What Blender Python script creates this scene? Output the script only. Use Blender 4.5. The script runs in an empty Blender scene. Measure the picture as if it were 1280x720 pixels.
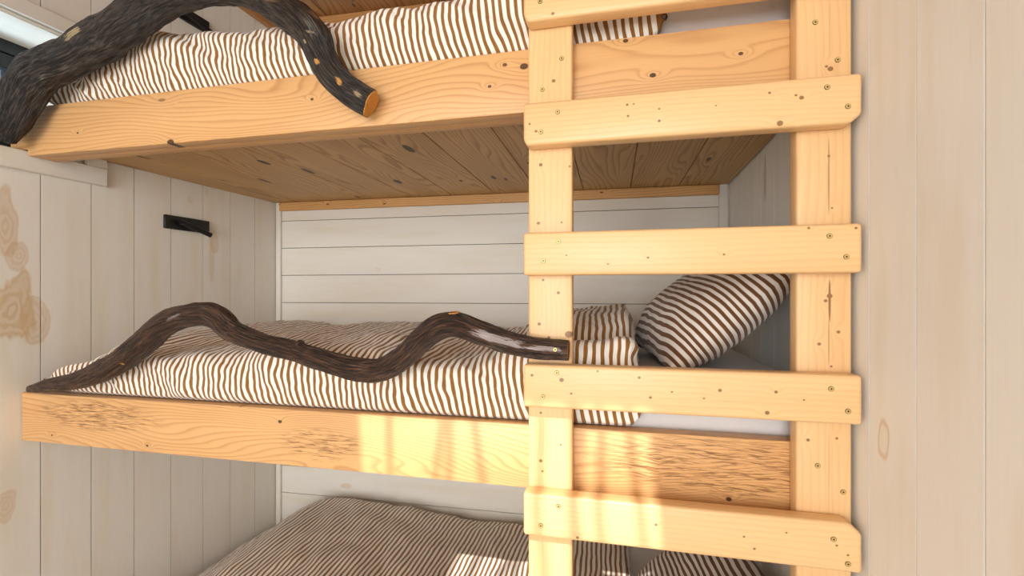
import bpy, bmesh, math, random
from mathutils import Vector, Matrix, noise

# ------------------------------------------------------------------ camera
H = 1.45                      # lens height above the floor; scene z below is given relative to the lens
S = bpy.context.scene
COL = S.collection
F, CX, CY = 572.0, 640.0, 366.0
YAW = math.radians(12.487)
CS, SN = math.cos(YAW), math.sin(YAW)
cam = bpy.data.cameras.new('camera')
cam.lens = F / 1280 * 36; cam.sensor_width = 36; cam.shift_y = (CY - 360) / 1280
cam.clip_start = .02
co = bpy.data.objects.new('camera', cam); COL.objects.link(co)
co.location = (0, 0, H); co.rotation_euler = (math.pi / 2, 0, YAW)
S.camera = co
S.view_settings.view_transform = 'Standard'
S.view_settings.look = 'None'
S.view_settings.exposure = 0.0
S.view_settings.gamma = 1

# ------------------------------------------------------------------ light
w = bpy.data.worlds.new('world'); S.world = w; w.use_nodes = True
bg = w.node_tree.nodes['Background']
bg.inputs[0].default_value = (.62, .8, .95, 1); bg.inputs[1].default_value = .55

def lamp(name, kind, loc, direction, energy, color, **kw):
    l = bpy.data.lights.new(name, kind); l.energy = energy; l.color = color
    for k, v in kw.items(): setattr(l, k, v)
    o = bpy.data.objects.new(name, l); COL.objects.link(o)
    o.location = (loc[0], loc[1], loc[2] + H)
    o.rotation_euler = Vector(direction).to_track_quat('-Z', 'Y').to_euler()
    return o
SUN = Vector((.06, 1, -.87)).normalized()
lamp('sun', 'SUN', (0, -3, 4), SUN, 5.2, (1, .97, .93), angle=math.radians(.55))
# daylight through the glazed wall opposite the bunks
lamp('glazed_wall_daylight', 'AREA', (-.6, -3.17, .15), (0, 1, 0), 130, (.97, .985, 1), shape='RECTANGLE', size=2.0, size_y=2.2)
# daylight through the small window in the left wall
lamp('window_daylight', 'AREA', (-2.12, .66, .40), (1, .2, .8), 17, (.62, .83, 1), shape='RECTANGLE', size=.8, size_y=.2)

# ------------------------------------------------------------------ pixel helper: a pixel's ray meets a plane
def ray(px, py):
    u = (px - CX) / F; v = (CY - py) / F
    return (u * CS - SN, u * SN + CS, v)
def atY(px, py, Y):
    r = ray(px, py); k = Y / r[1]
    return Vector((r[0] * k, Y, r[2] * k))
def atZ(px, py, z):
    r = ray(px, py); k = z / r[2]
    return Vector((r[0] * k, r[1] * k, z))

# ------------------------------------------------------------------ node helpers
class NT:
    def __init__(s, name):
        s.m = bpy.data.materials.new(name); s.m.use_nodes = True
        s.t = s.m.node_tree; s.n = s.t.nodes
        s.b = s.n['Principled BSDF']
    def lk(s, a, i):
        if hasattr(a, 'is_output') or isinstance(a, bpy.types.NodeSocket): s.t.links.new(a, i)
        else:
            try: i.default_value = a
            except Exception: i.default_value = (a, a, a)
    def math(s, op, a, b=None, c=None, clamp=False):
        n = s.n.new('ShaderNodeMath'); n.operation = op; n.use_clamp = clamp
        s.lk(a, n.inputs[0])
        if b is not None: s.lk(b, n.inputs[1])
        if c is not None: s.lk(c, n.inputs[2])
        return n.outputs[0]
    def add(s, a, b): return s.math('ADD', a, b)
    def sub(s, a, b): return s.math('SUBTRACT', a, b)
    def mul(s, a, b): return s.math('MULTIPLY', a, b)
    def attr(s, name):
        n = s.n.new('ShaderNodeAttribute'); n.attribute_name = name
        return n.outputs['Vector']
    def sep(s, v):
        n = s.n.new('ShaderNodeSeparateXYZ'); s.lk(v, n.inputs[0]); return n.outputs
    def comb(s, x, y, z):
        n = s.n.new('ShaderNodeCombineXYZ')
        for i, q in enumerate((x, y, z)): s.lk(q, n.inputs[i])
        return n.outputs[0]
    def scale(s, v, k):
        n = s.n.new('ShaderNodeVectorMath'); n.operation = 'MULTIPLY'; s.lk(v, n.inputs[0]); n.inputs[1].default_value = k
        return n.outputs[0]
    def noise(s, v, sc=1, det=3, rough=.5, out='Fac'):
        n = s.n.new('ShaderNodeTexNoise'); s.lk(v, n.inputs['Vector'])
        n.inputs['Scale'].default_value = sc; n.inputs['Detail'].default_value = det; n.inputs['Roughness'].default_value = rough
        return n.outputs[0 if out == 'Fac' else 1]
    def ramp(s, f, stops, interp='LINEAR'):
        n = s.n.new('ShaderNodeValToRGB'); s.lk(f, n.inputs[0]); r = n.color_ramp; r.interpolation = interp
        while len(r.elements) > 1: r.elements.remove(r.elements[-1])
        for i, (p, c) in enumerate(stops):
            e = r.elements[0] if i == 0 else r.elements.new(p)
            e.position = p
            e.color = (c, c, c, 1) if not isinstance(c, (tuple, list)) else (*c[:3], 1)
        return n.outputs[0]
    def mix(s, f, a, b, mode='MIX'):
        n = s.n.new('ShaderNodeMix'); n.data_type = 'RGBA'; n.blend_type = mode
        s.lk(f, n.inputs[0])
        for q, i in ((a, 6), (b, 7)):
            if isinstance(q, tuple): n.inputs[i].default_value = (*q[:3], 1)
            else: s.lk(q, n.inputs[i])
        return n.outputs[2]
    def smooth(s, v, a, b, lo=0., hi=1.):
        n = s.n.new('ShaderNodeMapRange'); n.interpolation_type = 'SMOOTHSTEP'
        s.lk(v, n.inputs[0]); n.inputs[1].default_value = a; n.inputs[2].default_value = b
        n.inputs[3].default_value = lo; n.inputs[4].default_value = hi
        return n.outputs[0]
    def bump(s, h, st, dist=.002):
        n = s.n.new('ShaderNodeBump'); n.inputs['Strength'].default_value = st; n.inputs['Distance'].default_value = dist
        s.lk(h, n.inputs['Height']); s.t.links.new(n.outputs[0], s.b.inputs['Normal'])
    def color(s, c):
        if isinstance(c, tuple): s.b.inputs['Base Color'].default_value = (*c[:3], 1)
        else: s.t.links.new(c, s.b.inputs['Base Color'])
    def set(s, **k):
        for a, v in k.items(): s.lk(v, s.b.inputs[a.replace('_', ' ').replace('IOR Level', 'IOR Level')])

def lin(r, g, b):
    f = lambda c: ((c / 255 + .055) / 1.055) ** 2.4 if c > 10 else c / 255 / 12.92
    return (f(r), f(g), f(b))

# pine: rings that flow along the board and bend round knots; 'wp' = (along, across, through) in metres,
# 'gp' = the same without the per-board offset, for the knots whose place is known
def pine(name, light, dark, knots=(), rough_zones=(), ring=90., amp=2.6, rnd=.5, contrast=1., knotcol=(.05, .022, .01), gloss=.42, cell=(4.2, 11.), wob=(1.1, 5.), kbend=2.2, soft=1.):
    t = NT(name)
    P = t.attr('wp'); a, b, c = t.sep(P)
    G = t.attr('gp'); ga, gb, gc = t.sep(G)
    n1 = t.noise(t.comb(t.mul(a, wob[0]), t.mul(b, wob[1]), t.mul(c, wob[1])), 1, 2, .45)
    n2 = t.noise(t.comb(t.mul(a, 7), t.mul(b, 26), t.mul(c, 26)), 1, 2, .5)
    g = t.add(t.mul(b, ring), t.add(t.mul(n1, amp * 4), t.mul(n2, .35)))
    g = t.add(g, t.mul(c, ring * .8))
    kmask = None
    # random little knots
    v = t.n.new('ShaderNodeTexVoronoi'); v.feature = 'F1'; v.voronoi_dimensions = '2D'
    t.lk(t.comb(t.mul(a, cell[0]), t.mul(b, cell[1]), 0), v.inputs['Vector']); v.inputs['Scale'].default_value = 1
    rv = t.sep(v.outputs['Color'])[0]
    on = t.smooth(rv, 1 - rnd, 1 - rnd + .02)
    vd = v.outputs['Distance']
    kmask = t.mul(t.smooth(vd, .035, .075, 1, 0), on)
    g = t.add(g, t.mul(t.mul(t.math('POWER', 2.718, t.mul(t.mul(vd, vd), -22)), on), 2.2))
    for (ka, kb, ra, rb, st) in knots:
        da = t.math('DIVIDE', t.sub(ga, ka), ra); db = t.math('DIVIDE', t.sub(gb, kb), rb)
        d2 = t.add(t.mul(da, da), t.mul(db, db))
        if ra / rb < 15: g = t.add(g, t.mul(t.math('POWER', 2.718, t.mul(t.add(t.mul(t.mul(da, da), .35), t.mul(db, db)), -.16)), kbend))
        kmask = t.math('MAXIMUM', kmask, t.mul(t.smooth(d2, .65, 1.25, 1, 0), st))
    fr = t.math('FRACT', g)
    late = t.ramp(fr, [(0, 0.), (.3, .08), (.62, .35), (.84, 1.), (.95, .6), (1, 0.)])
    fib = t.noise(t.comb(t.mul(a, 10), t.mul(b, 620), t.mul(c, 620)), 1, 2, .6)
    big = t.noise(t.comb(t.mul(a, 1.7), t.mul(b, 9), t.mul(c, 9)), 1, 2, .5)
    f = t.add(t.mul(late, .62 * contrast), t.add(t.mul(t.sub(fib, .5), .30), t.mul(t.sub(big, .5), .75)))
    f = t.math('ADD', f, 0., clamp=True)
    col = t.mix(f, light, dark)
    rz = None
    for (za, zb, ra, rb, st) in rough_zones:      # torn, dark streaky grain
        da = t.math('DIVIDE', t.sub(ga, za), ra); db = t.math('DIVIDE', t.sub(gb, zb), rb)
        d2 = t.add(t.mul(da, da), t.mul(db, db))
        m = t.mul(t.smooth(d2, .2, 1.1, 1, 0), st)
        rz = m if rz is None else t.math('MAXIMUM', rz, m)
    if rz is not None:
        wr = t.noise(t.comb(t.mul(a, 9), t.mul(b, 20), 0), 1, 2, .5)
        st = t.noise(t.comb(t.mul(a, 24), t.add(t.mul(b, 430), t.mul(wr, 11)), t.mul(c, 60)), 1, 3, .6)
        st = t.mul(t.smooth(st, .47, .64), rz)
        col = t.mix(t.mul(st, .85), col, tuple(x * .36 for x in dark))
    halo = t.smooth(kmask, .0, 1.)
    col = t.mix(t.mul(halo, .93), col, knotcol)
    t.color(col)
    t.set(Roughness=gloss); t.b.inputs['Specular IOR Level'].default_value = .4
    t.bump(t.add(t.mul(late, .5), t.mul(fib, .6)), .22, .0012)
    return t.m

def painted(name, base, stains=(), grain=1.):
    t = NT(name)
    P = t.attr('wp'); a, b, c = t.sep(P)
    G = t.attr('gp'); ga, gb, gc = t.sep(G)
    n = t.noise(t.comb(t.mul(a, 2.), t.mul(b, 14), t.mul(c, 14)), 1, 3, .55)
    fib = t.noise(t.comb(t.mul(a, 14), t.mul(b, 420), t.mul(c, 420)), 1, 2, .6)
    warm = tuple(x * y for x, y in zip(base, (.94, .89, .79)))
    col = t.mix(t.smooth(n, .42, .75, 0, .7), base, warm)
    col = t.mix(t.mul(t.smooth(fib, .5, .85), .25 * grain), col, tuple(x * .8 for x in base))
    for (sa, sb, ra, rb, st, hollow, colr) in stains:     # knots and resin that bleed through the paint
        wn = t.noise(t.comb(t.mul(ga, 6), t.mul(gb, 13), 0), 1, 3, .55, 'Color'); wx, wy, wz = t.sep(wn)
        da = t.math('DIVIDE', t.add(t.sub(ga, sa), t.mul(t.sub(wx, .5), ra * 1.7)), ra)
        db = t.math('DIVIDE', t.add(t.sub(gb, sb), t.mul(t.sub(wy, .5), rb * 1.7)), rb)
        d = t.math('SQRT', t.add(t.mul(da, da), t.mul(db, db)))
        m = t.smooth(d, .8, 1.0, 1, 0)
        if hollow > 0: m = t.mul(m, t.smooth(d, hollow - .25, hollow, .15, 1))
        else:
            rings = t.smooth(t.math('SINE', t.add(t.mul(d, 20), t.mul(wz, 7))), -1, 1, .68, 1.)
            m = t.mul(m, rings)
        col = t.mix(t.mul(m, st), col, colr)
    t.color(col); t.set(Roughness=.55)
    t.b.inputs['Specular IOR Level'].default_value = .3
    t.bump(t.add(fib, t.mul(n, .4)), .12, .001)
    return t.m

def plain(name, col, rough=.5, metal=0., bumpn=None):
    t = NT(name); 
    n = t.noise(t.n.new('ShaderNodeTexCoord').outputs['Object'], 60, 3, .6)
    t.color(t.mix(t.mul(n, .35), col, tuple(x * .75 for x in col)))
    t.set(Roughness=rough, Metallic=metal)
    if bumpn: t.bump(n, bumpn, .001)
    return t.m

def striped(name, white, brown, period=.0176, duty=.42):
    t = NT(name)
    U = t.attr('wp'); u, v, q = t.sep(U)
    n = t.noise(t.comb(t.mul(u, 9), t.mul(v, 9), q), 1, 2, .5)
    fu = t.math('FRACT', t.add(t.math('DIVIDE', u, period), 100.))
    tri = t.math('ABSOLUTE', t.sub(fu, .5))
    m = t.smooth(tri, duty / 2 - .035, duty / 2 + .035, 1, 0)
    weave = t.noise(t.comb(t.mul(u, 900), t.mul(v, 900), q), 1, 1, .5)
    slub = t.noise(t.comb(t.mul(u, 260), t.mul(v, 18), q), 1, 2, .5)
    br = t.mix(t.smooth(slub, .35, .7), brown, tuple(x * 1.35 for x in brown))
    col = t.mix(m, white, br)
    t.color(col); t.set(Roughness=.9)
    t.b.inputs['Specular IOR Level'].default_value = .15
    t.b.inputs['Sheen Weight'].default_value = .15
    t.bump(t.add(t.mul(weave, .35), n), .25, .002)
    return t.m

def cloth(name, col):
    t = NT(name)
    U = t.attr('wp'); u, v, q = t.sep(U)
    n = t.noise(t.comb(t.mul(u, 22), t.mul(v, 22), t.mul(q, 22)), 1, 4, .55)
    wv = t.noise(t.comb(t.mul(u, 700), t.mul(v, 700), t.mul(q, 700)), 1, 1, .5)
    t.color(t.mix(t.mul(n, .2), col, tuple(x * .9 for x in col))); t.set(Roughness=.9)
    t.b.inputs['Specular IOR Level'].default_value = .15
    t.bump(t.add(n, t.mul(wv, .2)), .35, .006)
    return t.m

def bark(name, base, mid, lichen, lich_amt, gloss, spots=()):
    t = NT(name)
    P = t.attr('wp'); a, b, c = t.sep(P)          # along (m), then a point on the girth (m)
    wv = t.noise(t.comb(t.mul(a, 10), t.mul(b, 22), t.mul(c, 22)), 1, 2, .5)
    ridge = t.noise(t.comb(t.add(t.mul(a, 26), t.mul(wv, 2.2)), t.mul(b, 260), t.mul(c, 260)), 1, 4, .62)
    patch = t.noise(t.comb(t.mul(a, 7), t.mul(b, 16), t.mul(c, 16)), 1, 3, .55)
    col = t.mix(t.smooth(ridge, .42, .66), base, mid)
    col = t.mix(t.mul(t.smooth(patch, .62, .74), t.mul(t.smooth(ridge, .45, .6), lich_amt)), col, lichen)
    gx, gy, gz = t.sep(t.attr('gp'))
    for (x, z, ang, ra, rb, c_, s_) in spots:          # scars, lichen, bare wood and painted wet highlights
        dx = t.sub(gx, x); dz = t.sub(gz, z); ca, sa = math.cos(ang), math.sin(ang)
        da = t.math('DIVIDE', t.add(t.mul(dx, ca), t.mul(dz, sa)), ra); db = t.math('DIVIDE', t.sub(t.mul(dz, ca), t.mul(dx, sa)), rb)
        d2 = t.add(t.add(t.mul(da, da), t.mul(db, db)), t.mul(t.sub(ridge, .5), 6.5))
        col = t.mix(t.mul(t.smooth(d2, .5, 1.1, 1, 0), s_), col, c_)
    t.color(col)
    t.set(Roughness=t.smooth(ridge, .35, .7, gloss + .2, gloss))
    t.b.inputs['Specular IOR Level'].default_value = .5
    t.bump(ridge, 1., .010)
    return t.m

# ------------------------------------------------------------------ mesh helpers
class MB:
    """collects pieces and links them as ONE mesh; every piece carries its own grain coordinates"""
    def __init__(s): s.v = []; s.f = []; s.wp = []; s.gp = []; s.mi = []; s.sm = []
    def put(s, verts, faces, fn=None, off=(0, 0, 0), mi=0, wps=None, smooth=True, gps=None):
        k = len(s.v)
        for i, p in enumerate(verts):
            s.v.append(tuple(p))
            q = fn(p) if fn else (wps[i] if wps else tuple(p))
            s.gp.append(tuple(gps[i]) if gps else tuple(q)); s.wp.append((q[0] + off[0], q[1] + off[1], q[2] + off[2]))
        for f in faces: s.f.append([i + k for i in f]); s.mi.append(mi); s.sm.append(smooth)
    def bm(s, bm, fn=None, off=(0, 0, 0), mi=0):
        bm.verts.index_update()
        s.put([v.co.copy() for v in bm.verts], [[v.index for v in f.verts] for f in bm.faces], fn, off, mi); bm.free()
    def build(s, name, mats, parent=None, org=(0, 0, 0), sharp=40):
        me = bpy.data.meshes.new(name)
        me.from_pydata([(x - org[0], y - org[1], z - org[2]) for x, y, z in s.v], [], s.f)
        for nm, d in (('wp', s.wp), ('gp', s.gp)):
            at = me.attributes.new(nm, 'FLOAT_VECTOR', 'POINT')
            at.data.foreach_set('vector', [c for q in d for c in q])
        for m in (mats if isinstance(mats, (list, tuple)) else [mats]): me.materials.append(m)
        me.polygons.foreach_set('material_index', s.mi)
        me.polygons.foreach_set('use_smooth', [True] * len(s.f))
        me.set_sharp_from_angle(angle=math.radians(sharp))
        me.update()
        o = bpy.data.objects.new(name, me); COL.objects.link(o)
        if parent: o.parent = parent
        else: o.location = (org[0], org[1], org[2] + H)
        return o

def tag(o, label=None, cat=None, group=None, kind=None):
    for k, v in (('label', label), ('category', cat), ('group', group), ('kind', kind)):
        if v: o[k] = v
    return o
def thing(name, loc, label, cat, group=None):
    o = bpy.data.objects.new(name, None); COL.objects.link(o); o.empty_display_size = .05
    o.location = (loc[0], loc[1], loc[2] + H)
    return tag(o, label, cat, group)
def copy_tree(o, parent=None):
    c = o.copy(); COL.objects.link(c)
    if parent: c.parent = parent
    for ch in list(o.children): copy_tree(ch, c)
    return c

def prism(poly, plane, d0, d1, bev=.003, seg=2):
    """polygon in plane 'xz' (extruded along y), 'yz' (along x) or 'xy' (along z), edges eased"""
    bm = bmesh.new()
    def P(p, d):
        return {'xz': (p[0], d, p[1]), 'yz': (d, p[0], p[1]), 'xy': (p[0], p[1], d)}[plane]
    a = [bm.verts.new(P(p, d0)) for p in poly]; b = [bm.verts.new(P(p, d1)) for p in poly]
    bm.faces.new(a); bm.faces.new(b[::-1])
    n = len(poly)
    for i in range(n): bm.faces.new((a[i], b[i], b[(i + 1) % n], a[(i + 1) % n]))
    bmesh.ops.recalc_face_normals(bm, faces=bm.faces)
    if bev: bmesh.ops.bevel(bm, geom=list(bm.edges), offset=bev, segments=seg, profile=.5, affect='EDGES', clamp_overlap=True)
    return bm
def box(x0, x1, y0, y1, z0, z1, bev=.002, seg=2):
    return prism([(x0, z0), (x1, z0), (x1, z1), (x0, z1)], 'xz', y0, y1, bev, seg)
def cyl(p, axis, r, l, n=20, r2=None):
    bm = bmesh.new()
    bmesh.ops.create_cone(bm, cap_ends=True, segments=n, radius1=r, radius2=r if r2 is None else r2, depth=l)
    M = Vector(axis).to_track_quat('Z', 'Y').to_matrix().to_4x4(); M.translation = Vector(p)
    bmesh.ops.transform(bm, matrix=M, verts=bm.verts)
    return bm
alongX = lambda p: (p[0], p[2], p[1])
alongZ = lambda p: (p[2], p[0], p[1])
alongY = lambda p: (p[1], p[0], p[2])
rng = random.Random(7)
def off(): return (rng.uniform(-40, 40), rng.uniform(-4, 4), rng.uniform(-4, 4))

# ------------------------------------------------------------------ plan of the niche
YR, RT, RH = 1.010, .038, .1422         # rail front, rail thickness, rail height
YP, YL = .972, .934                      # ladder post front, rung front
PITCH = .843                             # one bunk above the next
ZT, ZM = .547, -.296                     # rail tops
LO = Vector((-1.717, 1.010, 0)); LD = Vector((.0628, .998, 0)).normalized()      # left wall line
RO = Vector((.4445, 1.0, 0)); RD = Vector((.0245, 1, 0)).normalized()            # right wall line
BO = Vector((-1.655, 1.994, 0)); BD = Vector((2.13, .062, 0)).normalized()       # back wall line
def lx(y): return LO.x + (y - LO.y) * LD.x / LD.y
def rx(y): return RO.x + (y - RO.y) * RD.x / RD.y
def by(x): return BO.y + (x - BO.x) * BD.y / BD.x
ZC = 1.345                               # ceiling over the bunks
ZF = -H                                  # floor
YB = -3.2                               # the wall behind the photographer

# ------------------------------------------------------------------ materials
WHITE = (.83, .785, .71)
TAN = lin(206, 172, 124)
def onwall(px, py):                      # point of the left wall under a pixel -> (z, s)
    r = ray(px, py); n = Vector((LD.y, -LD.x, 0)); k = LO.dot(n) / Vector((r[0], r[1], 0)).dot(n)
    p = Vector((r[0] * k, r[1] * k, 0)) - LO
    return r[2] * k, p.dot(LD)
def onright(px, py):
    r = ray(px, py); n = Vector((RD.y, -RD.x, 0)); k = RO.dot(n) / Vector((r[0], r[1], 0)).dot(n)
    p = Vector((r[0] * k, r[1] * k, 0)) - RO
    return r[2] * k, p.dot(RD)
st = []
for px, py, ra, rb, s_ in ((16, 385, .115, .055, .75), (44, 400, .07, .035, .5), (8, 275, .10, .03, .6), (22, 320, .05, .03, .5), (268, 302, .05, .022, .45), (265, 325, .09, .012, .28),
                           (8, 632, .055, .028, .45), (238, 250, .018, .012, .3), (258, 240, .02, .008, .25)):
    z, s = onwall(px, py); st.append((z, s, ra, rb, s_, 0, TAN))
z, s = onright(1105, 550); st_r = [(z, s, .045, .020, .55, .82, TAN), (-.42, .72, .05, .02, .2, 0, TAN), (.35, .55, .10, .012, .45, 0, lin(150, 110, 80))]
M_LEFT = painted('painted_boards_left', WHITE, st)
M_RIGHT = painted('painted_boards_right', (.85, .85, .825), st_r)
p = atY(436, 605, 2.03); q = atY(475, 338, 2.03); q2 = atY(800, 240, 2.04)
M_BACK = painted('painted_boards_back', WHITE, [(p.x, p.z, .03, .016, .45, 0, TAN), (q.x, q.z, .012, .010, .3, .7, TAN)])
M_TRIM = painted('painted_trim', tuple(x * .97 for x in WHITE))
M_GROOVE = plain('groove_shadow_gap', (.07, .055, .04), .9)
M_ROOM = painted('painted_room', (.80, .75, .67))
M_FLOOR = pine('floor_boards', lin(176, 168, 158), lin(140, 130, 118))

# ------------------------------------------------------------------ the setting
def wall_boards(name, O, D, inward, cuts, ranges, mats, horizontal=False, thick=.018, length=None):
    """boards along a wall line. vertical: cuts are s positions, ranges(s0,s1) gives z spans. """
    m = MB(); N = Vector((D.y, -D.x, 0)) * inward        # into the room
    def T(s, n, z): p = O + D * s + N * n; return (p.x, p.y, z)
    def piece(s0, s1, z0, z1, n0, n1, mi, bev, fn):
        bm = prism([(s0, z0), (s1, z0), (s1, z1), (s0, z1)], 'xz', n0, n1, bev, 1)
        vs = [v.co.copy() for v in bm.verts]; bm.verts.index_update()
        o = off() if mi == 0 else (0, 0, 0)
        m.put([T(v.x, v.y, v.z) for v in vs], [[v.index for v in f.verts] for f in bm.faces], None, o, mi, [fn(v) for v in vs])
        bm.free()
    g = .0014
    if horizontal:
        s0, s1 = length
        for z0, z1 in zip(cuts[:-1], cuts[1:]):
            piece(s0, s1, z0 + g, z1 - g, -thick, 0, 0, .0, lambda v: (v.x + O.x, v.z, v.y))
        piece(s0, s1, cuts[0], cuts[-1], -thick - .03, -thick + .009, 1, 0, lambda v: (v.x, v.z, v.y))
    else:
        for s0, s1 in zip(cuts[:-1], cuts[1:]):
            for z0, z1, *cut in ranges(s0, s1):
                if cut: s0, s1 = cut
                piece(s0 + g, s1 - g, z0, z1, -thick, 0, 0, .0, lambda v: (v.z, v.x, v.y))
                piece(s0, s1, z0, z1, -thick - .03, -thick + .009, 1, 0, lambda v: (v.x, v.z, v.y))
    return tag(m.build(name, mats), kind='structure')

# window opening in the left wall (s along the wall from the rail end)
WS1 = (1.1697 - LO.y) / LD.y; WS0 = WS1 - .95; WZ0, WZ1 = .418, .823
cuts = [.047 + .134 * k for k in range(-33, 8)]
cuts = cuts + [1.03]
ZTOP = ZC + .06
def left_ranges(s0, s1):
    if s1 <= WS0 or s0 >= WS1: return [(ZF, ZTOP)]
    r = [(ZF, WZ0), (WZ1, ZTOP)]
    if s1 > WS1: r.append((WZ0, WZ1, WS1, s1))
    if s0 < WS0: r.append((WZ0, WZ1, s0, WS0))
    return r
wall_boards('wall_left', LO, LD, 1, cuts, left_ranges, [M_LEFT, M_GROOVE])
cr = [-.073 - .1335 * k for k in range(33, 0, -1)] + [-.073, .0605, .194, .3275, .461, .5945, .728, .8615, .995, 1.09]
wall_boards('wall_right', RO, RD, -1, cr, lambda a, b: [(ZF, ZTOP)], [M_RIGHT, M_GROOVE])
zc = [-.0487 + .1360 * k for k in range(-11, 11)]
zc[0] = ZF; zc[-1] = ZTOP
wall_boards('wall_back', BO, BD, 1, zc, None, [M_BACK, M_GROOVE], True, length=(-.05, 2.2))
# the wall behind the photographer with its wide glazed opening
m = MB()
for b in ((lx(YB) - .1, -1.65, ZF, ZTOP), (.42, .6, ZF, ZTOP), (-1.65, .42, 1.28, ZTOP), (-1.65, .42, ZF, -.98)):
    m.bm(box(b[0], b[1], YB - .12, YB, b[2], b[3], 0), alongZ)
tag(m.build('wall_front', M_ROOM), kind='structure')
m = MB(); m.bm(box(-2.2, .7, YB - .1, 2.2, ZF - .05, ZF, 0), alongX); tag(m.build('floor', M_FLOOR), kind='structure')
# ceiling of pine planks along the depth, with an added opening that shapes the sun patch
M_CEIL = pine('ceiling_pine', lin(176, 128, 78), lin(112, 70, 36), rnd=.6, contrast=1.1, ring=48)
SUN_GAP = [-.86, .02, -1.06, -.62]          # added sun opening x0, x1, y0, y1 (set below from the sun's slant)
k = (ZC + .296) / (-SUN.z / SUN.y)
SUN_GAP[0] = -.61 - SUN.x / SUN.y * k; SUN_GAP[1] = .075 - SUN.x / SUN.y * k
SUN_GAP[3] = YR - k; SUN_GAP[2] = SUN_GAP[3] - .62
m = MB()
x = -2.15
while x < .62:
    x1 = min(x + .1985, .62)
    segs = [(x, x1, YB, 2.1)]
    if x1 > SUN_GAP[0] and x < SUN_GAP[1]:
        segs = [(x, x1, YB, SUN_GAP[2]), (x, x1, SUN_GAP[3], 2.1)]
        if x < SUN_GAP[0]: segs.append((x, SUN_GAP[0], SUN_GAP[2], SUN_GAP[3]))
        if x1 > SUN_GAP[1]: segs.append((SUN_GAP[1], x1, SUN_GAP[2], SUN_GAP[3]))
    o = off()
    for sx0, sx1, sy0, sy1 in segs:
        m.bm(box(sx0 + .001, sx1 - .001, sy0, sy1, ZC, ZC + .02, .001, 1), alongY, o)
        m.bm(box(sx0, sx1, sy0, sy1, ZC + .012, ZC + .06, 0), alongY, o)
    x = x1
tag(m.build('ceiling', M_CEIL), kind='structure')

# strips where the ceiling and the corners meet
M_CLEAT = pine('cleat_pine', lin(222, 172, 112), lin(176, 122, 70), rnd=.5, cell=(7, 16), knotcol=(.10, .05, .025))
M_STRIP = pine('cornice_pine', lin(190, 138, 84), lin(140, 92, 48), rnd=.3)
def wallstrip(name, O, D, inward, s0, s1, z0, z1, n0, n1, mat, along=alongX, bev=.002):
    N = Vector((D.y, -D.x, 0)) * inward
    bm = prism([(s0, z0), (s1, z0), (s1, z1), (s0, z1)], 'xz', n0, n1, bev, 1)
    vs = [v.co.copy() for v in bm.verts]; bm.verts.index_update(); m = MB()
    P = [O + D * v.x + N * v.y for v in vs]
    m.put([(p.x, p.y, v.z) for p, v in zip(P, vs)], [[v.index for v in f.verts] for f in bm.faces], None, off(), 0,
          [((v.x, v.z, v.y) if along is alongX else (v.z, v.x, v.y)) for v in vs]); bm.free()
    return m
tag(wallstrip('trim_1', LO, LD, 1, .05, .985, ZC - .045, ZC - .0005, .0005, .03, M_STRIP).build('trim_1', M_STRIP), kind='structure')
tag(wallstrip('trim_4', BO, BD, 1, .035, 2.08, ZC - .05, ZC - .0005, .0005, .03, M_STRIP).build('trim_4', M_STRIP), kind='structure')
tag(wallstrip('trim_2', BO, BD, 1, .004, .03, ZF, ZC - .046, .0005, .012, M_TRIM, alongZ).build('trim_2', M_TRIM), kind='structure')
tag(wallstrip('trim_3', BO, BD, 1, 2.085, 2.12, ZF, ZC - .001, .0005, .012, M_TRIM, alongZ).build('trim_3', M_TRIM), kind='structure')

# window 1: casing, deep reveal, black frame and pane
M_BLACK = plain('black_frame', (.010, .014, .016), .35)
t = NT('window_pane'); t.color((.10, .14, .14)); t.set(Roughness=.03, Alpha=.3); t.b.inputs['Specular IOR Level'].default_value = .6; M_GLASS = t.m
win = thing('window_1', (LO.x, WS0 + .5 + LO.y, WZ0), None, None); win['kind'] = 'structure'
worg = (LO.x, WS0 + .5 + LO.y, WZ0)
def wpart(name, pieces, mat, along=alongX):
    m = MB()
    for (s0, s1, z0, z1, n0, n1) in pieces:
        q = wallstrip('', LO, LD, 1, s0, s1, z0, z1, n0, n1, None, along, .0015)
        m.put(q.v, q.f, None, (0, 0, 0), 0, q.wp)
    return m.build(name, mat, win, worg)
CE = WS1 + .058
wpart('casing', [(WS0 - .06, CE, WZ1, WZ1 + .046, .0005, .019)], M_TRIM)
wpart('casing', [(WS0 - .06, CE, WZ0 - .056, WZ0 + .003, .0005, .019)], M_TRIM)
wpart('casing', [(WS1 + .001, CE, WZ0 + .0035, WZ1 - .0005, .0005, .018)], M_TRIM, alongZ)
wpart('reveal', [(WS0, WS1, WZ1 - .012, WZ1, -.19, .0), (WS0, WS1, WZ0, WZ0 + .003, -.19, .0), (WS1 - .012, WS1, WZ0 + .003, WZ1 - .012, -.19, .0), (WS0, WS0 + .012, WZ0 + .003, WZ1 - .012, -.19, 0)], M_TRIM)
wpart('frame', [(WS0, WS1, WZ1 - .052, WZ1, -.235, -.1905), (WS0, WS1, WZ0, WZ0 + .05, -.235, -.1905), (WS1 - .045, WS1, WZ0, WZ1, -.235, -.1905), (WS0, WS0 + .045, WZ0, WZ1, -.235, -.1905),
                (WS0 + .047, WS1 - .047, WZ1 - .100, WZ1 - .054, -.232, -.196), (WS0 + .047, WS1 - .047, WZ0 + .052, WZ0 + .095, -.232, -.196), (WS1 - .092, WS1 - .047, WZ0 + .052, WZ1 - .054, -.232, -.196), (WS0 + .047, WS0 + .092, WZ0 + .052, WZ1 - .054, -.232, -.196)], M_BLACK)
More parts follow.
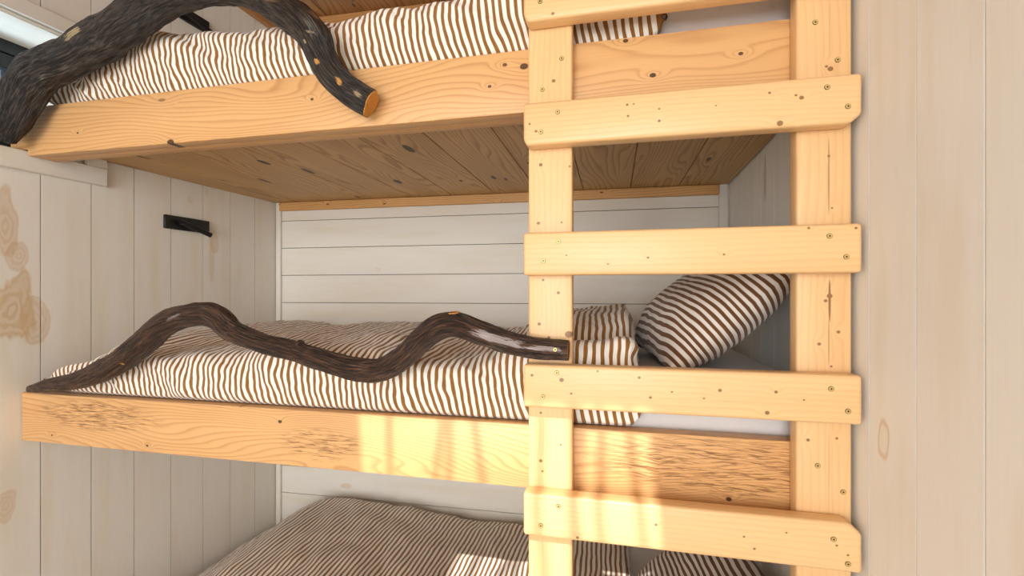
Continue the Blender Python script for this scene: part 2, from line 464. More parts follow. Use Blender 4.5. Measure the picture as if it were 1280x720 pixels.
wpart('pane', [(WS0 + .09, WS1 - .09, WZ0 + .09, WZ1 - .098, -.218, -.212)], M_GLASS)

# ------------------------------------------------------------------ bunks
RAIL_L, RAIL_D = lin(221, 174, 118), lin(178, 118, 68)
def k_rail(pts, Y=YR): 
    r = []
    for px, py, rpx, s_ in pts:
        p = atY(px, py, Y); d = rpx * p.y / F
        r.append((p.x, p.z, d * 1.1, d * .8, s_))
    return r
KT = k_rail([(213, 178, 6, 1), (97, 166, 2, .9), (390, 124, 2.5, .9), (443, 86, 3, .9), (655, 83, 5, .9), (631, 81, 3, .8), (612, 108, 2.4, .9), (782, 51, 3, .9), (816, 94, 3.5, 1), (926, 67, 2.6, .9)])
KM = k_rail([(350, 527, 3, 1), (65, 544, 2, .9), (184, 557, 2.4, .9), (911, 624, 3, 1), (690, 545, 2, .6), (300, 508, 2, .5)])
def zone(px, py, rx_, ry_, s_):
    p = atY(px, py, YR); k_ = p.y / F
    return (p.x, p.z, rx_ * k_ * 1.3, ry_ * k_ * 1.2, s_)
M_RT = pine('rail_pine_upper', RAIL_L, RAIL_D, KT, (), ring=115, amp=7.5, rnd=.05, contrast=.8, wob=(.9, 4.2))
M_RM = pine('rail_pine_middle', RAIL_L, RAIL_D, KM, [zone(120, 520, 110, 24, 1.), zone(400, 555, 60, 22, 1.), zone(900, 585, 130, 34, .95)], ring=115, amp=8.5, rnd=.05, contrast=.85, wob=(1.1, 4.6))
M_RB = pine('rail_pine_lower', RAIL_L, RAIL_D)
ZU = ZT - RH + .045                     # underside of the planks
KP = []
for px, py, l_, w_ in ((511, 186, .020, .013), (497, 227, .017, .012), (617, 222, .014, .009), (330, 203, .016, .012), (385, 214, .02, .009), (331, 226, .02, .009), (576, 226, .008, .006), (447, 246, .014, .008), (176, 196, .016, .006), (886, 199, .012, .007), (661, 204, .008, .006)):
    p = atZ(px, py, ZU); KP.append((p.y, p.x, l_ * 2.0, w_ * 1.0, 1))
M_PLANK = pine('bunk_board_pine', lin(200, 160, 105), lin(146, 104, 58), KP, (), ring=55, amp=4.5, rnd=.06, contrast=1.15, wob=(1.0, 6.), knotcol=(.022, .010, .006), cell=(2.5, 9), gloss=.5)

def make_bunk(zt, mrail, label, notch):
    org = (-.6, 1.03, zt - RH)
    b = thing('bunk_bed', org, label, 'bunk bed', None)
    xl, xr = lx(YR) + .001, rx(YR + RT) - .004
    xl = max(xl, lx(YR + RT) + .001)
    m = MB()
    if notch:
        xn = xl + .024
        poly = [(xn, zt - RH), (xr, zt - RH), (xr, zt), (xl - .045, zt), (xl - .045, WZ0 + .006), (xn, WZ0 + .006)]
    else: poly = [(xl, zt - RH), (xr, zt - RH), (xr, zt), (xl, zt)]
    m.bm(prism(poly, 'xz', YR, YR + RT, .003, 2), alongX, (0, 0, 0)); m.build('rail', mrail, b, org)
    m = MB(); y0 = YR + RT
    m.bm(box(lx(y0 + .04) + .02, xr - .01, y0, y0 + .038, zt - RH + .001, zt - RH + .044, .003), alongX, off()); m.build('front_cleat', M_CLEAT, b, org)
    m = MB()
    q = wallstrip('', BO, BD, 1, .028, 2.083, zt - RH + .003, zt - RH + .044, .001, .022, None)
    m.put(q.v, q.f, None, off(), 0, q.wp); m.build('back_cleat', M_CLEAT, b, org)
    m = MB(); xs = [.0716 + .1985 * k_ for k_ in range(-9, 3)]
    xs = [max(x_, lx(1.05)) for x_ in xs]
    for x0, x1 in zip(xs[:-1], xs[1:]):
        if x1 - x0 < .005: continue
        a0, a1 = x0 + .0012, x1 - .0012
        yb0, yb1 = by(a0) - .004, by(a1) - .004
        poly = [(max(a0, lx(y0) + .003), y0), (min(a1, rx(y0) - .003), y0), (min(a1, rx(2.0) - .003), yb1), (max(a0, lx(yb0) + .003), yb0)]
        m.bm(prism(poly, 'xy', zt - RH + .045, zt - RH + .065, .0015, 1), alongY, off())
    m.build('base_boards', M_PLANK, b, org)
    return b
make_bunk(ZT, M_RT, 'top bunk, pine rail and plank underside, under the ceiling', True)
make_bunk(ZM, M_RM, 'middle bunk, pine rail with a sunlit patch and dark streaky grain', False)
make_bunk(ZM - PITCH, M_RB, 'bottom bunk under the striped duvet at the foot of the photo', False)

# ------------------------------------------------------------------ ladder
RUNG_L, RUNG_D = lin(235, 194, 140), lin(208, 152, 94)
KNB = (.20, .085, .03)
def kk(Y, pts):
    r = []
    for px, py, rpx in pts:
        p = atY(px, py, Y); d = rpx * p.y / F; r.append((p.x, p.z, d, d * .9, .8))
    return r
def kkz(Y, pts): return [(b_, a_, rb, ra, s_) for a_, b_, ra, rb, s_ in kk(Y, pts)]
RK = {0: [(691, 17, 2.2)], 1: [(662, 155, 1.5), (670, 164, 2), (785, 145, 1.6), (784, 131, 1.6), (792, 130, 1.2), (824, 151, 1.8), (824, 136, 1.4), (975, 154, 3.5), (1002, 122, 2.6), (995, 119, 1.5), (962, 116, 1.6), (895, 132, 1)],
      2: [(708, 319, 1.2), (810, 322, 1.6), (905, 318, 1.5), (1011, 285, 1.6), (1070, 285, 1.6), (760, 330, 1.3)],
      3: [(665, 469, 2), (702, 475, 3), (714, 492, 1.6), (799, 472, 1.8), (813, 497, 1.8), (840, 490, 1.3), (900, 488, 2.2), (970, 490, 2), (959, 516, 2.6), (747, 464, 1.4), (1005, 500, 1.2), (880, 498, 1.3)],
      4: [(853, 632, 2.2), (820, 656, 1.8), (943, 686, 1.6), (930, 671, 1.4), (1046, 682, 1.4), (1060, 694, 1.4), (983, 666, 1.2), (722, 672, 2.0)]}
def rungmat(i): return pine('rung_pine_%d' % i, RUNG_L, RUNG_D, kk(YL, RK[i]), (), ring=90, amp=2.0, rnd=.0, contrast=.35, kbend=1.0, knotcol=KNB, gloss=.36, wob=(.8, 4.))
M_PL = pine('post_pine_left', RUNG_L, RUNG_D, kkz(YP, [(702, 73, 0.1), (692, 101, 2.5), (676, 206, 2.5), (712, 208, 1.5), (673, 279, 2.2), (702, 278, 1.4), (679, 350, 1.8), (698, 366, 2.2), (674, 405, 2.4), (686, 422, 2), (711, 418, 5), (676, 516, 1.8), (676, 576, 2.4), (678, 589, 1.6), (701, 556, 1.4)]), (), ring=90, amp=2.0, rnd=.0, contrast=.35, kbend=1.0, knotcol=KNB, gloss=.36)
CRK = []
for px, y0_, y1_, w_, s_ in ((1036, 175, 265, 1.0, .55), (1037, 352, 400, 1.3, .8), (1036, 400, 455, .8, .5), (1036, 540, 645, .7, .35), (1037, 5, 70, .7, .3)):
    p = atY(px, (y0_ + y1_) / 2, YP); CRK.append((p.z, p.x, (y1_ - y0_) / 2 * p.y / F, w_ * p.y / F, s_))
M_PR = pine('post_pine_right', tuple(x * .95 for x in RUNG_L), RUNG_D, kkz(YP, [(1038, 86, 3), (1033, 83, 1.6), (1037, 370, 3), (1032, 376, 2), (1024, 430, 2), (1048, 415, 2), (1039, 458, 1.4), (1010, 550, 2), (1046, 548, 1.6), (1040, 260, 1.2), (1036, 195, 1.6)]) + CRK, (), ring=90, amp=2.0, rnd=.0, contrast=.4, kbend=1.0, knotcol=KNB, gloss=.38)
M_SCREW = plain('screw_brass', (.66, .46, .17), .4, .4)
M_HOLE = plain('screw_hole', (.05, .03, .018), .9)
sm = None
def screw(x, y, z, parent, org):
    global sm
    if sm is None:
        m = MB()
        m.bm(cyl((0, -.0002, 0), (0, 1, 0), .0048, .0012, 18), None, (0, 0, 0), 1)
        m.bm(cyl((0, -.0007, 0), (0, 1, 0), .0041, .0014, 18, .0041), None, (0, 0, 0), 0)
        for i in range(3):
            a_ = i * math.pi / 3; bm = box(-.0016, .0016, -.0018, -.0012, -.0006, .0006, 0)
            bmesh.ops.rotate(bm, verts=bm.verts, cent=(0, 0, 0), matrix=Matrix.Rotation(a_, 3, 'Y')); m.bm(bm, None, (0, 0, 0), 1)
        o = m.build('screw', [M_SCREW, M_HOLE], parent, (0, 0, 0)); sm = o.data
    else:
        o = bpy.data.objects.new('screw', sm); COL.objects.link(o); o.parent = parent
    o.location = (x - org[0], y - org[1], z - org[2]); return o

lorg = (.13, .97, ZF)
lad = thing('bunk_ladder', lorg, 'pale pine ladder of flat rungs screwed to the front of the bunks', 'ladder')
PX0, PX1, QX0, QX1 = -.1793, -.0848, .3419, .4358
def post(x0, x1, mat, screws):
    m = MB(); m.bm(box(x0, x1, YP, YR - .0005, ZF, 1.25, .0055, 3), alongZ, (0, 0, 0) )
    o = m.build('post', mat, lad, lorg)
    for px, py in screws:
        p = atY(px, py, YP); screw(p.x, YP, p.z, o, lorg)
    return o
post(PX0, PX1, M_PL, [(702, 73), (678, 112)])
post(QX0, QX1, M_PR, [(1019, 28), (1047, 75), (1022, 582), (1054, 615)])
RX0, RX1, RHT = -.179, .4355, .089
zs = {0: .652, 1: .3945, 2: .1252, 3: -.1487, 4: -.4150}
SC = {0: [(675, 2)], 1: [(697, 140), (676, 165), (1034, 109), (1060, 133)], 2: [(698, 302), (679, 326), (1037, 295), (1058, 321)],
      3: [(696, 466), (678.5, 496), (1039, 486), (1060, 514)], 4: [(698, 633), (676, 657), (1042, 674), (1060, 705)]}
for i, zt in zs.items():
    x0, x1, z0, z1 = RX0 - .004, RX1, zt - RHT, zt
    if i == 1: poly = [(x0 + .008, z0), (x1 - .018, z0), (x1, z0 + .016), (x1, z1), (x0, z1), (x0, z0 + .012)]
    elif i == 4: poly = [(x0, z0), (x1, z0), (x1, z1 - .018), (x1 - .02, z1), (x0, z1)]
    elif i == 0: poly = [(x0 + .008, z0), (x1, z0), (x1, z1), (x0, z1), (x0, z0 + .016)]
    else: poly = [(x0, z0), (x1, z0), (x1, z1), (x0, z1)]
    m = MB(); m.bm(prism(poly, 'xz', YL, YP - .0005, .0065, 3), alongX, (0, 0, 0))
    o = m.build('rung', rungmat(i), lad, lorg)
    for px, py in SC[i]:
        p = atY(px, py, YL); screw(p.x, YL, p.z, o, lorg)
# two more rungs below the picture carry the ladder to the floor
for zt in (-.684, -.95):
    m = MB(); m.bm(box(RX0 - .004, RX1, YL, YP - .0005, zt - RHT, zt, .0065, 3), alongX, off()); m.build('rung', M_PR, lad, lorg)

# ------------------------------------------------------------------ bedding
M_SHEET = cloth('white_sheet', (.74, .70, .68))
def fbm(p, o=3): return noise.fractal(Vector(p), .9, 2.0, o)
def make_mattress(zb, x0, label):
    """mattress with a white fitted sheet: rounded box with puckered sides"""
    y0, y1, x1, zt = YR + RT + .013, 1.985, rx(1.06) - .006, zb + .172
    m = MB(); nx, ny = 60, 40
    V = []; Fc = []; R = .035
    def sq(t): return t
    # superellipsoid shell
    n_u, n_v = 96, 20
    cx, cy, cz = (x0 + x1) / 2, (y0 + y1) / 2, (zb + zt) / 2
    hx, hy, hz = (x1 - x0) / 2, (y1 - y0) / 2, (zt - zb) / 2
    bm = box(x0, x1, y0, y1, zb, zt, R, 4)
    bmesh.ops.subdivide_edges(bm, edges=[e for e in bm.edges if e.calc_length() > .3], cuts=24, use_grid_fill=True)
    for v in bm.verts:
        p = v.co; k_ = fbm((p.x * 6, p.y * 6, p.z * 14))
        v.co.z += .003 * k_ * (1 if p.z > cz else 0)
    m.bm(bm, lambda p: (p[0], p[1], p[2]))
    return tag(m.build('mattress', M_SHEET, None, (cx, cy, zb)), label, 'mattress', None)
PB = ZM - RH + .0655        # top of the middle bunk's boards
make_mattress(PB, lx(1.05) + .25, 'white sheeted mattress on the middle bunk')
make_mattress(PB + PITCH, lx(1.05) + .25, 'white sheeted mattress on the top bunk, mostly hidden by the rail')
make_mattress(PB - PITCH, -1.30, 'white sheeted mattress on the bottom bunk, glimpsed below the lowest rung')

def catmull(P, n, closed=False):
    out = []; L = len(P)
    for i in range(L if closed else L - 1):
        if closed: a, b, c, d = P[(i - 1) % L], P[i], P[(i + 1) % L], P[(i + 2) % L]
        else: a, b, c, d = P[max(i - 1, 0)], P[i], P[i + 1], P[min(i + 2, L - 1)]
        for j in range(n):
            t_ = j / n
            out.append(tuple(.5 * ((2 * b[k]) + (c[k] - a[k]) * t_ + (2 * a[k] - 5 * b[k] + 4 * c[k] - d[k]) * t_ ** 2 + (3 * b[k] - a[k] - 3 * c[k] + d[k]) * t_ ** 3) for k in range(len(b))))
    if not closed: out.append(tuple(P[-1]))
    return out
def sst(a, b, x):
    t_ = min(1, max(0, (x - a) / (b - a))); return t_ * t_ * (3 - 2 * t_)
M_DUVET = striped('brown_striped_cotton', lin(238, 234, 226), lin(134, 92, 46), duty=.46)
M_PILLOW = striped('brown_striped_pillowcase', lin(228, 220, 212), lin(100, 66, 38), duty=.5)

def make_duvet(x0, x1, section, label, seed, nx=420, per=9, bendc=.020, cap=.11, wr=1.5, loc=(0, 0, 0)):
    """a folded duvet: cross sections (Y,Z) given by section(x), closed at both ends along a seam"""
    m = MB(); rows = []; W = []
    for i in range(nx + 1):
        t_ = i / nx
        # denser columns at the ends
        x = x0 + (x1 - x0) * t_
        ring = catmull(section(x), per, True)
        e0 = min(1, (x - x0) / cap); e1 = min(1, (x1 - x) / .035)
        k_ = math.sqrt(max(0, 1 - (1 - e0) ** 2)) * math.sqrt(max(0, 1 - (1 - e1) ** 2))
        zs_ = min(r_[1] for r_ in ring); zs2 = max(r_[1] for r_ in ring); zm = ring[12 * per][1] + .005
        row = []
        for (y, z) in ring:
            zf = ring[0][1] + .035 + (zm - ring[0][1] - .035) * sst(1.047, 1.058, y)
            zz = zf + (z - zf) * (.015 + .985 * k_); yy = y
            row.append(Vector((x, yy, zz)))
        rows.append(row)
    n = len(rows[0]); V = []
    for i, row in enumerate(rows):
        arc = 0
        for j, p_ in enumerate(row):
            a = rows[min(i + 1, nx)][j] - rows[max(i - 1, 0)][j]; b = row[(j + 1) % n] - row[j - 1]
            nn = a.cross(b)
            nn = nn.normalized() if nn.length > 1e-9 else Vector((0, 0, 1))
            inner = sst(1.02, 1.12, p_.y)                       # 0 on the front face
            under = (1 - sst(.54, .62, j / n)) * sst(.02, .09, j / n)
            front = 1 - sst(1.0, 1.2, p_.y)
            d = fbm((p_.x * 5 + seed, p_.y * 4, p_.z * 4)) * .0085
            d += fbm((p_.x * 16 + seed, p_.y * 9, p_.z * 22)) * .0042
            d += (abs(fbm((p_.x * 9 + p_.z * 16 + seed, p_.y * 5, 3.3), 2)) - .25) * -.009 * (.35 + front)
            d *= wr * under * .8
            V.append(p_ - nn * d if False else p_ + nn * d)
            arc += (row[j] - row[j - 1]).length if j else 0
            drop = max(0, 1 - (p_.z - row[0].z) / .15) * front
            u = p_.x - bendc * drop ** 2.0 * (1 + .5 * fbm((p_.x * 4, seed, 0)))
            u += fbm((p_.x * 7 + seed, p_.y * 5 + p_.z * 6, 1.7)) * .0065 + fbm((p_.x * 22 + seed, p_.y * 16 + p_.z * 18, 5.1), 2) * .0022
            W.append((u, arc, 0))
    Fc = []
    for i in range(nx):
        for j in range(n):
            a = i * n + j; b = i * n + (j + 1) % n
            Fc.append((a, b, b + n, a + n))
    m.put(V, Fc, None, (0, 0, 0), 0, W)
    o = m.build('striped_duvet', M_DUVET, None, (-.8, 1.5, section(-.8)[0][1]), 80)
    bm = bmesh.new(); bm.from_mesh(o.data); bmesh.ops.recalc_face_normals(bm, faces=bm.faces); bm.to_mesh(o.data); bm.free()
    return tag(o, label, 'duvet')

def blend(A, B, t_): return [tuple(a + (b - a) * t_ for a, b in zip(p_, q_)) for p_, q_ in zip(A, B)]
SA = [(1.036, -.2905), (1.026, -.278), (1.022, -.235), (1.030, -.190), (1.062, -.160), (1.15, -.146), (1.35, -.132), (1.60, -.128), (1.84, -.133), (1.93, -.148), (1.955, -.172), (1.92, -.1905), (1.6, -.1905), (1.2, -.1905), (1.085, -.1915), (1.049, -.215), (1.046, -.287)]
SB = [(1.036, -.2905), (1.026, -.275), (1.021, -.205), (1.028, -.145), (1.062, -.108), (1.13, -.112), (1.21, -.132), (1.30, -.080), (1.45, -.052), (1.75, -.052), (1.90, -.085), (1.92, -.1935), (1.6, -.1945), (1.4, -.1945), (1.2, -.1945), (1.047, -.22), (1.044, -.288)]
SB = SB[:10] + [(1.94, -.12), (1.925, -.180)] + SA[12:]
def lower(sec, x, xa, xb, lo, base):
    t_ = 1 - sst(xa, xb, x)
    return [(y, z - lo * t_ * max(0, (z - base)) / .07 if z > base else z) for y, z in sec]
def sec_mid(x):
    s_ = blend(SA, SB, sst(-.34, -.18, x))
    lump = .010 * math.sin(x * 7 + .6) + .006 * math.sin(x * 17)
    s_ = [(y, z + lump * sst(-.2, -.14, z) * (q_ < 10)) for q_, (y, z) in enumerate(s_)]
    # rounded front left corner against the wall
    t_ = 1 - sst(-1.66, -1.38, x)
    s_ = [(y + .055 * t_ * (1 - sst(1.0, 1.3, y)) * sst(-.29, -.2, z), z - (.085 * t_ * (1 - sst(1.10, 1.5, y))) * sst(-.215, -.16, z)) if q_ < 9 else (y, z) for q_, (y, z) in enumerate(s_)]
    t2 = 1 - sst(-1.67, -1.48, x)                          # the end sinks beside the mattress
    s_ = [(y, (max(z - .075 * t2, min(z, -.284)) if y < 1.1 else z - .075 * t2) if (z > -.22 and q_ < 15) else z) for q_, (y, z) in enumerate(s_)]
    return s_
make_duvet(lx(1.1) + .055, .060, sec_mid, 'brown and white striped duvet on the middle bunk, behind the twisted branch', 3.1)

def sec_top(x):
    D = PITCH
    s_ = [(y, z + D) for y, z in SA]
    hgt = .03 + .018 * (1 - sst(-1.4, -.9, x)) + .014 * math.sin(x * 5 + 2.2) * sst(-1.5, -1.2, x)
    hgt += .012 * sst(-.5, -.2, x)
    lowt = 1 - sst(-1.50, -1.42, x)
    hgt -= .085 * lowt
    return [(y, z + hgt * sst(-.29 + D, -.17 + D, z) * (1 if q_ < 9 else max(0, (11 - q_) / 3)) ) for q_, (y, z) in enumerate(s_)]
def sec_top_l(x): 
    return sec_top(x)
make_duvet(lx(1.1) + .05, .105, sec_top, 'brown and white striped duvet on the top bunk, above the rail', 8.4, bendc=.028)

def sec_low(x):
    D = -PITCH
    s_ = [(y, z + D) for y, z in SA]
    lump = .012 * math.sin(x * 6 + 1.2) + .026 * math.exp(-((x + 1.30) / .25) ** 2)
    t_ = 1 - sst(-1.66, -1.30, x)
    out = []
    for q_, (y, z) in enumerate(s_):
        zz = z + lump * sst(-.2 + D, -.14 + D, z) * sst(1.1, 1.6, y) * (q_ < 10)
        if z > -.22 + D and q_ < 15: zz -= (.155 * t_ if z > -.192 + D else .11 * sst(0.35, .8, t_) )
        if y < 1.1: zz = max(zz, min(z, -.284 + D))
        out.append((y, zz))
    return out
make_duvet(lx(1.1) + .060, .060, sec_low, 'brown and white striped duvet on the bottom bunk, sunlit below the middle rail', 15.7, cap=.05, bendc=.02)

def make_pillow(center, M, wx, wy, th, mat, label, seed, rest, n=56, name='pillow'):
    """pillow: two domed faces meeting in a seam, corners drawn out; M carries local (x,y,z) to the room"""
    m = MB(); allv = []
    for sgn in (1, -1):
        V = []; W = []; Fc = []
        for i in range(n + 1):
            for j in range(n + 1):
                a = i / n * 2 - 1; b = j / n * 2 - 1
                hgt = ((1 - abs(a) ** 2.6) * (1 - abs(b) ** 2.6)) ** .6
                pin = 1 - .07 * (1 - b * b) * 0
                px_ = a * wx / 2 * (1 - .06 * (1 - abs(b) ** 2) * abs(a)) ; py_ = b * wy / 2 * (1 - .06 * (1 - abs(a) ** 2) * abs(b))
                k_ = fbm((a * 1.6 + seed, b * 1.6, sgn * 2)) * .10 + fbm((a * 5 + seed, b * 5, sgn * 3)) * .05 * (1.2 - hgt)
                z = sgn * (hgt * th / 2) * (1 + k_)
                if hgt > 0: pass
                q_ = M @ Vector((px_, py_, z)) + Vector(center)
                V.append(q_); W.append((py_ + fbm((a * 2 + seed, b * 2, 0)) * .006, px_, 0))
        for i in range(n):
            for j in range(n):
                a = i * (n + 1) + j
                Fc.append((a, a + n + 1, a + n + 2, a + 1) if sgn > 0 else (a, a + 1, a + n + 2, a + n + 1))
        m.put(V, Fc, None, (0, 0, 0), 0, W)
    dz = rest + .0015 - min(v[2] for v in m.v)             # it rests on the mattress and clears the wall
    dx = min(0, min(rx(v[1]) - .004 - v[0] for v in m.v))
    m.v = [(v[0] + dx, v[1], v[2] + dz) for v in m.v]
    o = m.build(name, mat, None, tuple(center), 70)
    bm = bmesh.new(); bm.from_mesh(o.data); bmesh.ops.remove_doubles(bm, verts=bm.verts, dist=.0004); bmesh.ops.recalc_face_normals(bm, faces=bm.faces); bm.to_mesh(o.data); bm.free()
    return tag(o, label, 'pillow')
def frame(ex, ez):
    ex = Vector(ex).normalized(); ez = Vector(ez); ez = (ez - ex * ez.dot(ex)).normalized(); ey = ez.cross(ex)
    return Matrix((ex, ey, ez)).transposed()
PM = frame((-.14, 1, .03), (-.56, -.42, .70))
PC = (.310, 1.39, -.03)
MT = PB + .172 + .003
make_pillow(PC, PM, .52, .42, .20, M_PILLOW, 'brown striped pillow leaning in the corner of the middle bunk', 2.0, MT)
make_pillow((.26, 1.42, -.045 - PITCH), PM, .56, .40, .17, M_PILLOW, 'brown striped pillow on the bottom bunk, below the lowest rung', 5.0, MT - PITCH)
make_pillow((.275, 1.30, ZT + .155), frame((.05, 1, 0), (-.12, -.1, 1)), .46, .31, .17, M_SHEET, 'rumpled white pillow on the top bunk, right of the striped duvet', 9.0, MT + PITCH)

# ------------------------------------------------------------------ branches used as guard rails
def tube(pts, n=72, seg=18, rough=.10, seed=0):
    """pts: (x,y,z,r) -> mesh of a gnarled limb; returns MB and the last ring's centre/axis"""
    C = catmull(pts, seg); m = MB(); V = []; W = []; s_ = 0
    up = Vector((0, -1, 0)); rings = len(C)
    for i, c in enumerate(C):
        p_ = Vector(c[:3]); a = Vector(C[max(i - 1, 0)][:3]); b = Vector(C[min(i + 1, rings - 1)][:3]); tan = (b - a).normalized()
        if i: s_ += (p_ - Vector(C[i - 1][:3])).length
        u_ = (up - tan * up.dot(tan)).normalized(); v_ = tan.cross(u_)
        for j in range(n):
            th = 2 * math.pi * j / n
            dv = u_ * math.cos(th) + v_ * math.sin(th)
            r_ = c[3] * (1 + rough * fbm((s_ * 9 + seed, math.cos(th) * 1.3, math.sin(th) * 1.3)) + rough * .5 * fbm((s_ * 14 + seed, math.cos(th) * 5, math.sin(th) * 5), 2) + rough * .42 * fbm((s_ * 22 + seed, math.cos(th) * 13, math.sin(th) * 13), 2))
            V.append(p_ + dv * r_); W.append((s_, math.cos(th) * c[3], math.sin(th) * c[3]))
    Fc = []
    for i in range(rings - 1):
        for j in range(n):
            a = i * n + j; b = i * n + (j + 1) % n; Fc.append((a, b, b + n, a + n))
    Fc.append(list(range(n))[::-1]); Fc.append([(rings - 1) * n + j for j in range(n)])
    m.put(V, Fc, None, (0, 0, 0), 0, W, True, V)
    last = [V[(rings - 1) * n + j] for j in range(n)]
    return m, last, Vector(C[-1][:3]), (Vector(C[-1][:3]) - Vector(C[-3][:3])).normalized()
def disc(ringpts, cen, ax, lift, mat, name, parent, org, thick=.0015):
    m = MB(); n = len(ringpts)
    A = [p_ * .97 + cen * .03 + ax * lift for p_ in ringpts]; B = [p_ * .95 + cen * .05 + ax * (lift + thick) for p_ in ringpts]
    V = A + B + [cen + ax * (lift + thick)]
    Fc = [(i, (i + 1) % n, n + (i + 1) % n, n + i) for i in range(n)] + [(n + i, n + (i + 1) % n, 2 * n) for i in range(n)] + [list(range(n))[::-1]]
    m.put(V, Fc, None)
    return m.build(name, mat, parent, org)
t = NT('cut_wood'); tc = t.n.new('ShaderNodeTexCoord').outputs['Object']; nn_ = t.noise(tc, 160, 3)
t.color(t.mix(nn_, lin(232, 172, 84), lin(196, 126, 52))); t.set(Roughness=.7); M_CUT = t.m
def spots_at(L):
    r = []
    for px, py, dx, dy, wpx, c_, s_ in L:
        p = atY(px, py, .95); k_ = 1.05 / F
        r.append((p.x, p.z, math.atan2(-dy, dx), math.hypot(dx, dy) * k_ * 1.15, wpx * k_, c_, s_))
    return r
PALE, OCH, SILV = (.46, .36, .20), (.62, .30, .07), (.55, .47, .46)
M_BARK1 = bark('dark_bark', (.008, .006, .005), (.080, .060, .047), (.30, .28, .25), .6, .34, spots_at([(108, 52, 12, -6, 5, PALE, .9), (148, 10, 6, -4, 2.5, PALE, .6), (408, 86, 3, 2, 3, OCH, 1), (431, 107, 3, 4, 3, OCH, 1), (395, 63, 1.5, 3, 1.5, PALE, .9), (402, 52, 4, 1, 1.5, PALE, .6), (452, 121, 4, 4, 3, PALE, .8), (398, 24, 8, 6, 2, (.25, .12, .05), .8), (352, 14, 12, 4, 2.5, (.25, .16, .09), .6)]))
M_BARK2 = bark('brown_bark', (.014, .006, .003), (.11, .048, .024), (.30, .22, .18), .3, .26, spots_at([(628, 424, 30, 6, 4.5, SILV, .75), (682, 434, 26, 3, 3, SILV, .7), (605, 414, 10, 4, 3, SILV, .6), (690, 442, 18, 1, 1.5, (.01, .006, .004), .9), (222, 396, 9, -4, 2, SILV, .4), (152, 455, 2, 1, 1.5, OCH, .7)]))  # long silvery streaks paint a wet highlight along the bare wood

def limb(spec, Ys, dflt=None):
    out = []
    for (px, py, rp), Y in zip(spec, Ys):
        p_ = atY(px, py, Y); dep = -p_.x * SN + p_.y * CS
        out.append((p_.x, p_.y, p_.z, rp * dep / F))
    return out
# middle branch
sp = [(38, 486, 4.5), (66, 481, 9), (104, 473, 11.5), (145, 455, 14.5), (180, 428, 15), (212, 402, 14.5), (248, 393, 13.5), (270, 396, 14), (292, 414, 13.5), (325, 428, 12.5), (365, 438, 13), (400, 449, 13.5), (440, 461, 14), (476, 462, 14), (505, 446, 15), (528, 424, 15.5), (550, 409, 16), (572, 406, 15.5), (600, 415, 15), (630, 426, 14.5), (662, 434, 13.5), (690, 437, 13), (710, 438, 13)]
ys = [.999, .994, .988, .978, .970, .967, .967, .967, .966, .966, .967, .968, .968, .968, .967, .965, .962, .958, .955, .952, .948, .946, .9455]
L1 = limb(sp, ys)
m, last, cen, ax = tube(L1, seed=2, rough=.11)
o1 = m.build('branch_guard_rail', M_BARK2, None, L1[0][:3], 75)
tag(o1, 'twisted brown branch along the middle bunk rail, screwed to the ladder post', 'branch')
org1 = L1[0][:3]
disc(last, cen, ax, .0002, plain('cut_end_aged', lin(112, 72, 44), .8), 'cut_end', o1, org1)
def stub(px, py, Y, r1, r2, up, hgt, parent, org, barkm, cut=True):
    p_ = atY(px, py, Y); m = MB(); upv = Vector(up).normalized()
    pts = [(*(p_ - upv * .012), r1), (*(p_ + upv * hgt * .5), (r1 + r2) / 2), (*(p_ + upv * hgt), r2)]
    mm, la, ce, axx = tube(pts, 20, 4, .08, px)
    s_ = mm.build('branch_stub', barkm, parent, org, 70)
    if cut: disc(la, ce, axx, .0002, M_CUT, 'cut_face', s_, org)['label'] = 'pale sawn face'
    return s_
stub(568, 399, .958, .022, .0135, (-.05, -.15, 1), .014, o1, org1, M_BARK2)
stub(264, 390, .965, .019, .012, (.15, -.1, 1), .018, o1, org1, M_BARK2, False)
stub(374, 433, .962, .014, .008, (.6, -.2, 1), .014, o1, org1, M_BARK2, False)
p = atY(694, 437, .922); screw(p.x, .922, p.z, o1, org1)
# upper branch
sp = [(3, 172, 13), (14, 150, 18.5), (29, 120, 21), (50, 90, 23), (90, 72, 21.5), (130, 48, 22.5), (165, 24, 22.5), (200, 1, 21), (240, -13, 20), (290, -14, 18), (335, 1, 19), (368, 22, 20), (390, 45, 19.5), (402, 70, 17.5), (418, 96, 17), (440, 116, 16.5), (464, 130, 17.5)]
ys = [.952, .950, .950, .952, .956, .964, .962, .960, .955, .950, .945, .942, .942, .945, .950, .960, .972]
L2 = limb(sp, ys)
m, last, cen, ax = tube(L2, seed=11, rough=.13)
o2 = m.build('branch_guard_rail', M_BARK1, None, L2[0][:3], 75)
tag(o2, 'thick dark arched branch on the top bunk rail, with a pale sawn end', 'branch')
disc(last, cen, ax, .0002, M_CUT, 'cut_end', o2, L2[0][:3])['label'] = 'pale sawn end'
stub(46, 80, .935, .026, .016, (-.5, -.3, .8), .030, o2, L2[0][:3], M_BARK1, False)

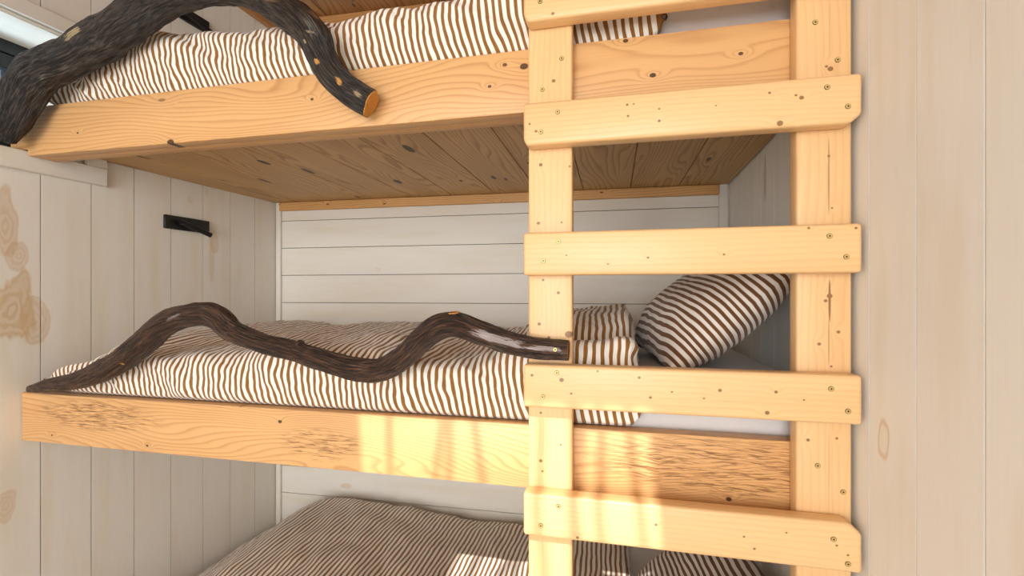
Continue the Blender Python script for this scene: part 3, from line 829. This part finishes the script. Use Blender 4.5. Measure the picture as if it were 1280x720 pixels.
# ------------------------------------------------------------------ reading lamps on the left wall
M_LAMP = plain('black_metal', (.006, .006, .007), .4)
def make_lamp():
    z0, s0 = onwall(203.5, 285); z1, s1 = onwall(259.5, 276)
    N = Vector((LD.y, -LD.x, 0))
    base = LO + LD * ((s0 + s1) / 2); org = (base.x, base.y, z0)
    l = thing('reading_lamp', org, 'black swivel reading lamp on the white wall above the middle bunk', 'lamp')
    m = wallstrip('', LO, LD, 1, s0, s1, z0, z0 + .053, .0005, .012, None); m.build('mounting_plate', M_LAMP, l, org)
    pv = LO + LD * (s0 + .058) + N * .03; pv.z = z0 + .027
    m = MB(); m.bm(cyl(pv - N * .010, N, .007, .022), None); m.bm(cyl(pv, (0, 0, 1), .009, .014), None); m.build('swivel_joint', M_LAMP, l, org)
    zt_, st_ = onwall(251, 294)
    d = (LD * .093 + N * .018 + Vector((0, 0, -.034))).normalized()
    a = pv - d * .012; b = pv + d * .108
    m = MB(); m.bm(cyl((a + b) / 2, d, .0095, (b - a).length, 24), None)
    m.bm(cyl(b, d, .0102, .006, 24), None); m.build('lamp_tube', M_LAMP, l, org)
    return l
l1 = make_lamp()
l2 = copy_tree(l1); l2.location.z += PITCH
l2['label'] = 'black reading lamp on the wall above the top bunk, half hidden by the arched branch'

# ------------------------------------------------------------------ unseen twigs added over the roof opening to streak the sun patch
M_SHADOW_TWIG = plain('twig', (.05, .035, .025), .9)
tw = MB(); r2 = random.Random(4)
for i, fx in enumerate((.12, .25, .33, .47, .60, .72, .78, .84, .9)):
    x_ = SUN_GAP[0] + (SUN_GAP[1] - SUN_GAP[0]) * fx
    pts = [(x_ + r2.uniform(-.04, .04), SUN_GAP[2] - .5, ZC + .26, .008), (x_ + r2.uniform(-.03, .03), SUN_GAP[2] + .1, ZC + .22, .010), (x_ + r2.uniform(-.06, .06), SUN_GAP[3] - .1, ZC + .20, .008), (x_ + r2.uniform(-.08, .08), SUN_GAP[3] + .3, ZC + .24, .006)]
    q, *_ = tube(pts, 8, 6, .05, i); tw.put(q.v, q.f, None)

tag(tw.build('shadow_twigs', M_SHADOW_TWIG), 'added twigs above the roof opening, out of view, to streak the sun', 'twigs', None, 'stuff')
for o in COL.objects:
    if o.parent or not o.get('category'): continue
    g = {'bunk bed': 'built-in pine bunks', 'mattress': 'mattresses on the bunks', 'duvet': 'striped duvets on the bunks',
         'branch': 'branches used as guard rails', 'lamp': 'reading lamps on the left wall'}.get(o['category'])
    if o['category'] == 'pillow' and 'striped' in o['label']: g = 'striped pillows'
    if g: o['group'] = g
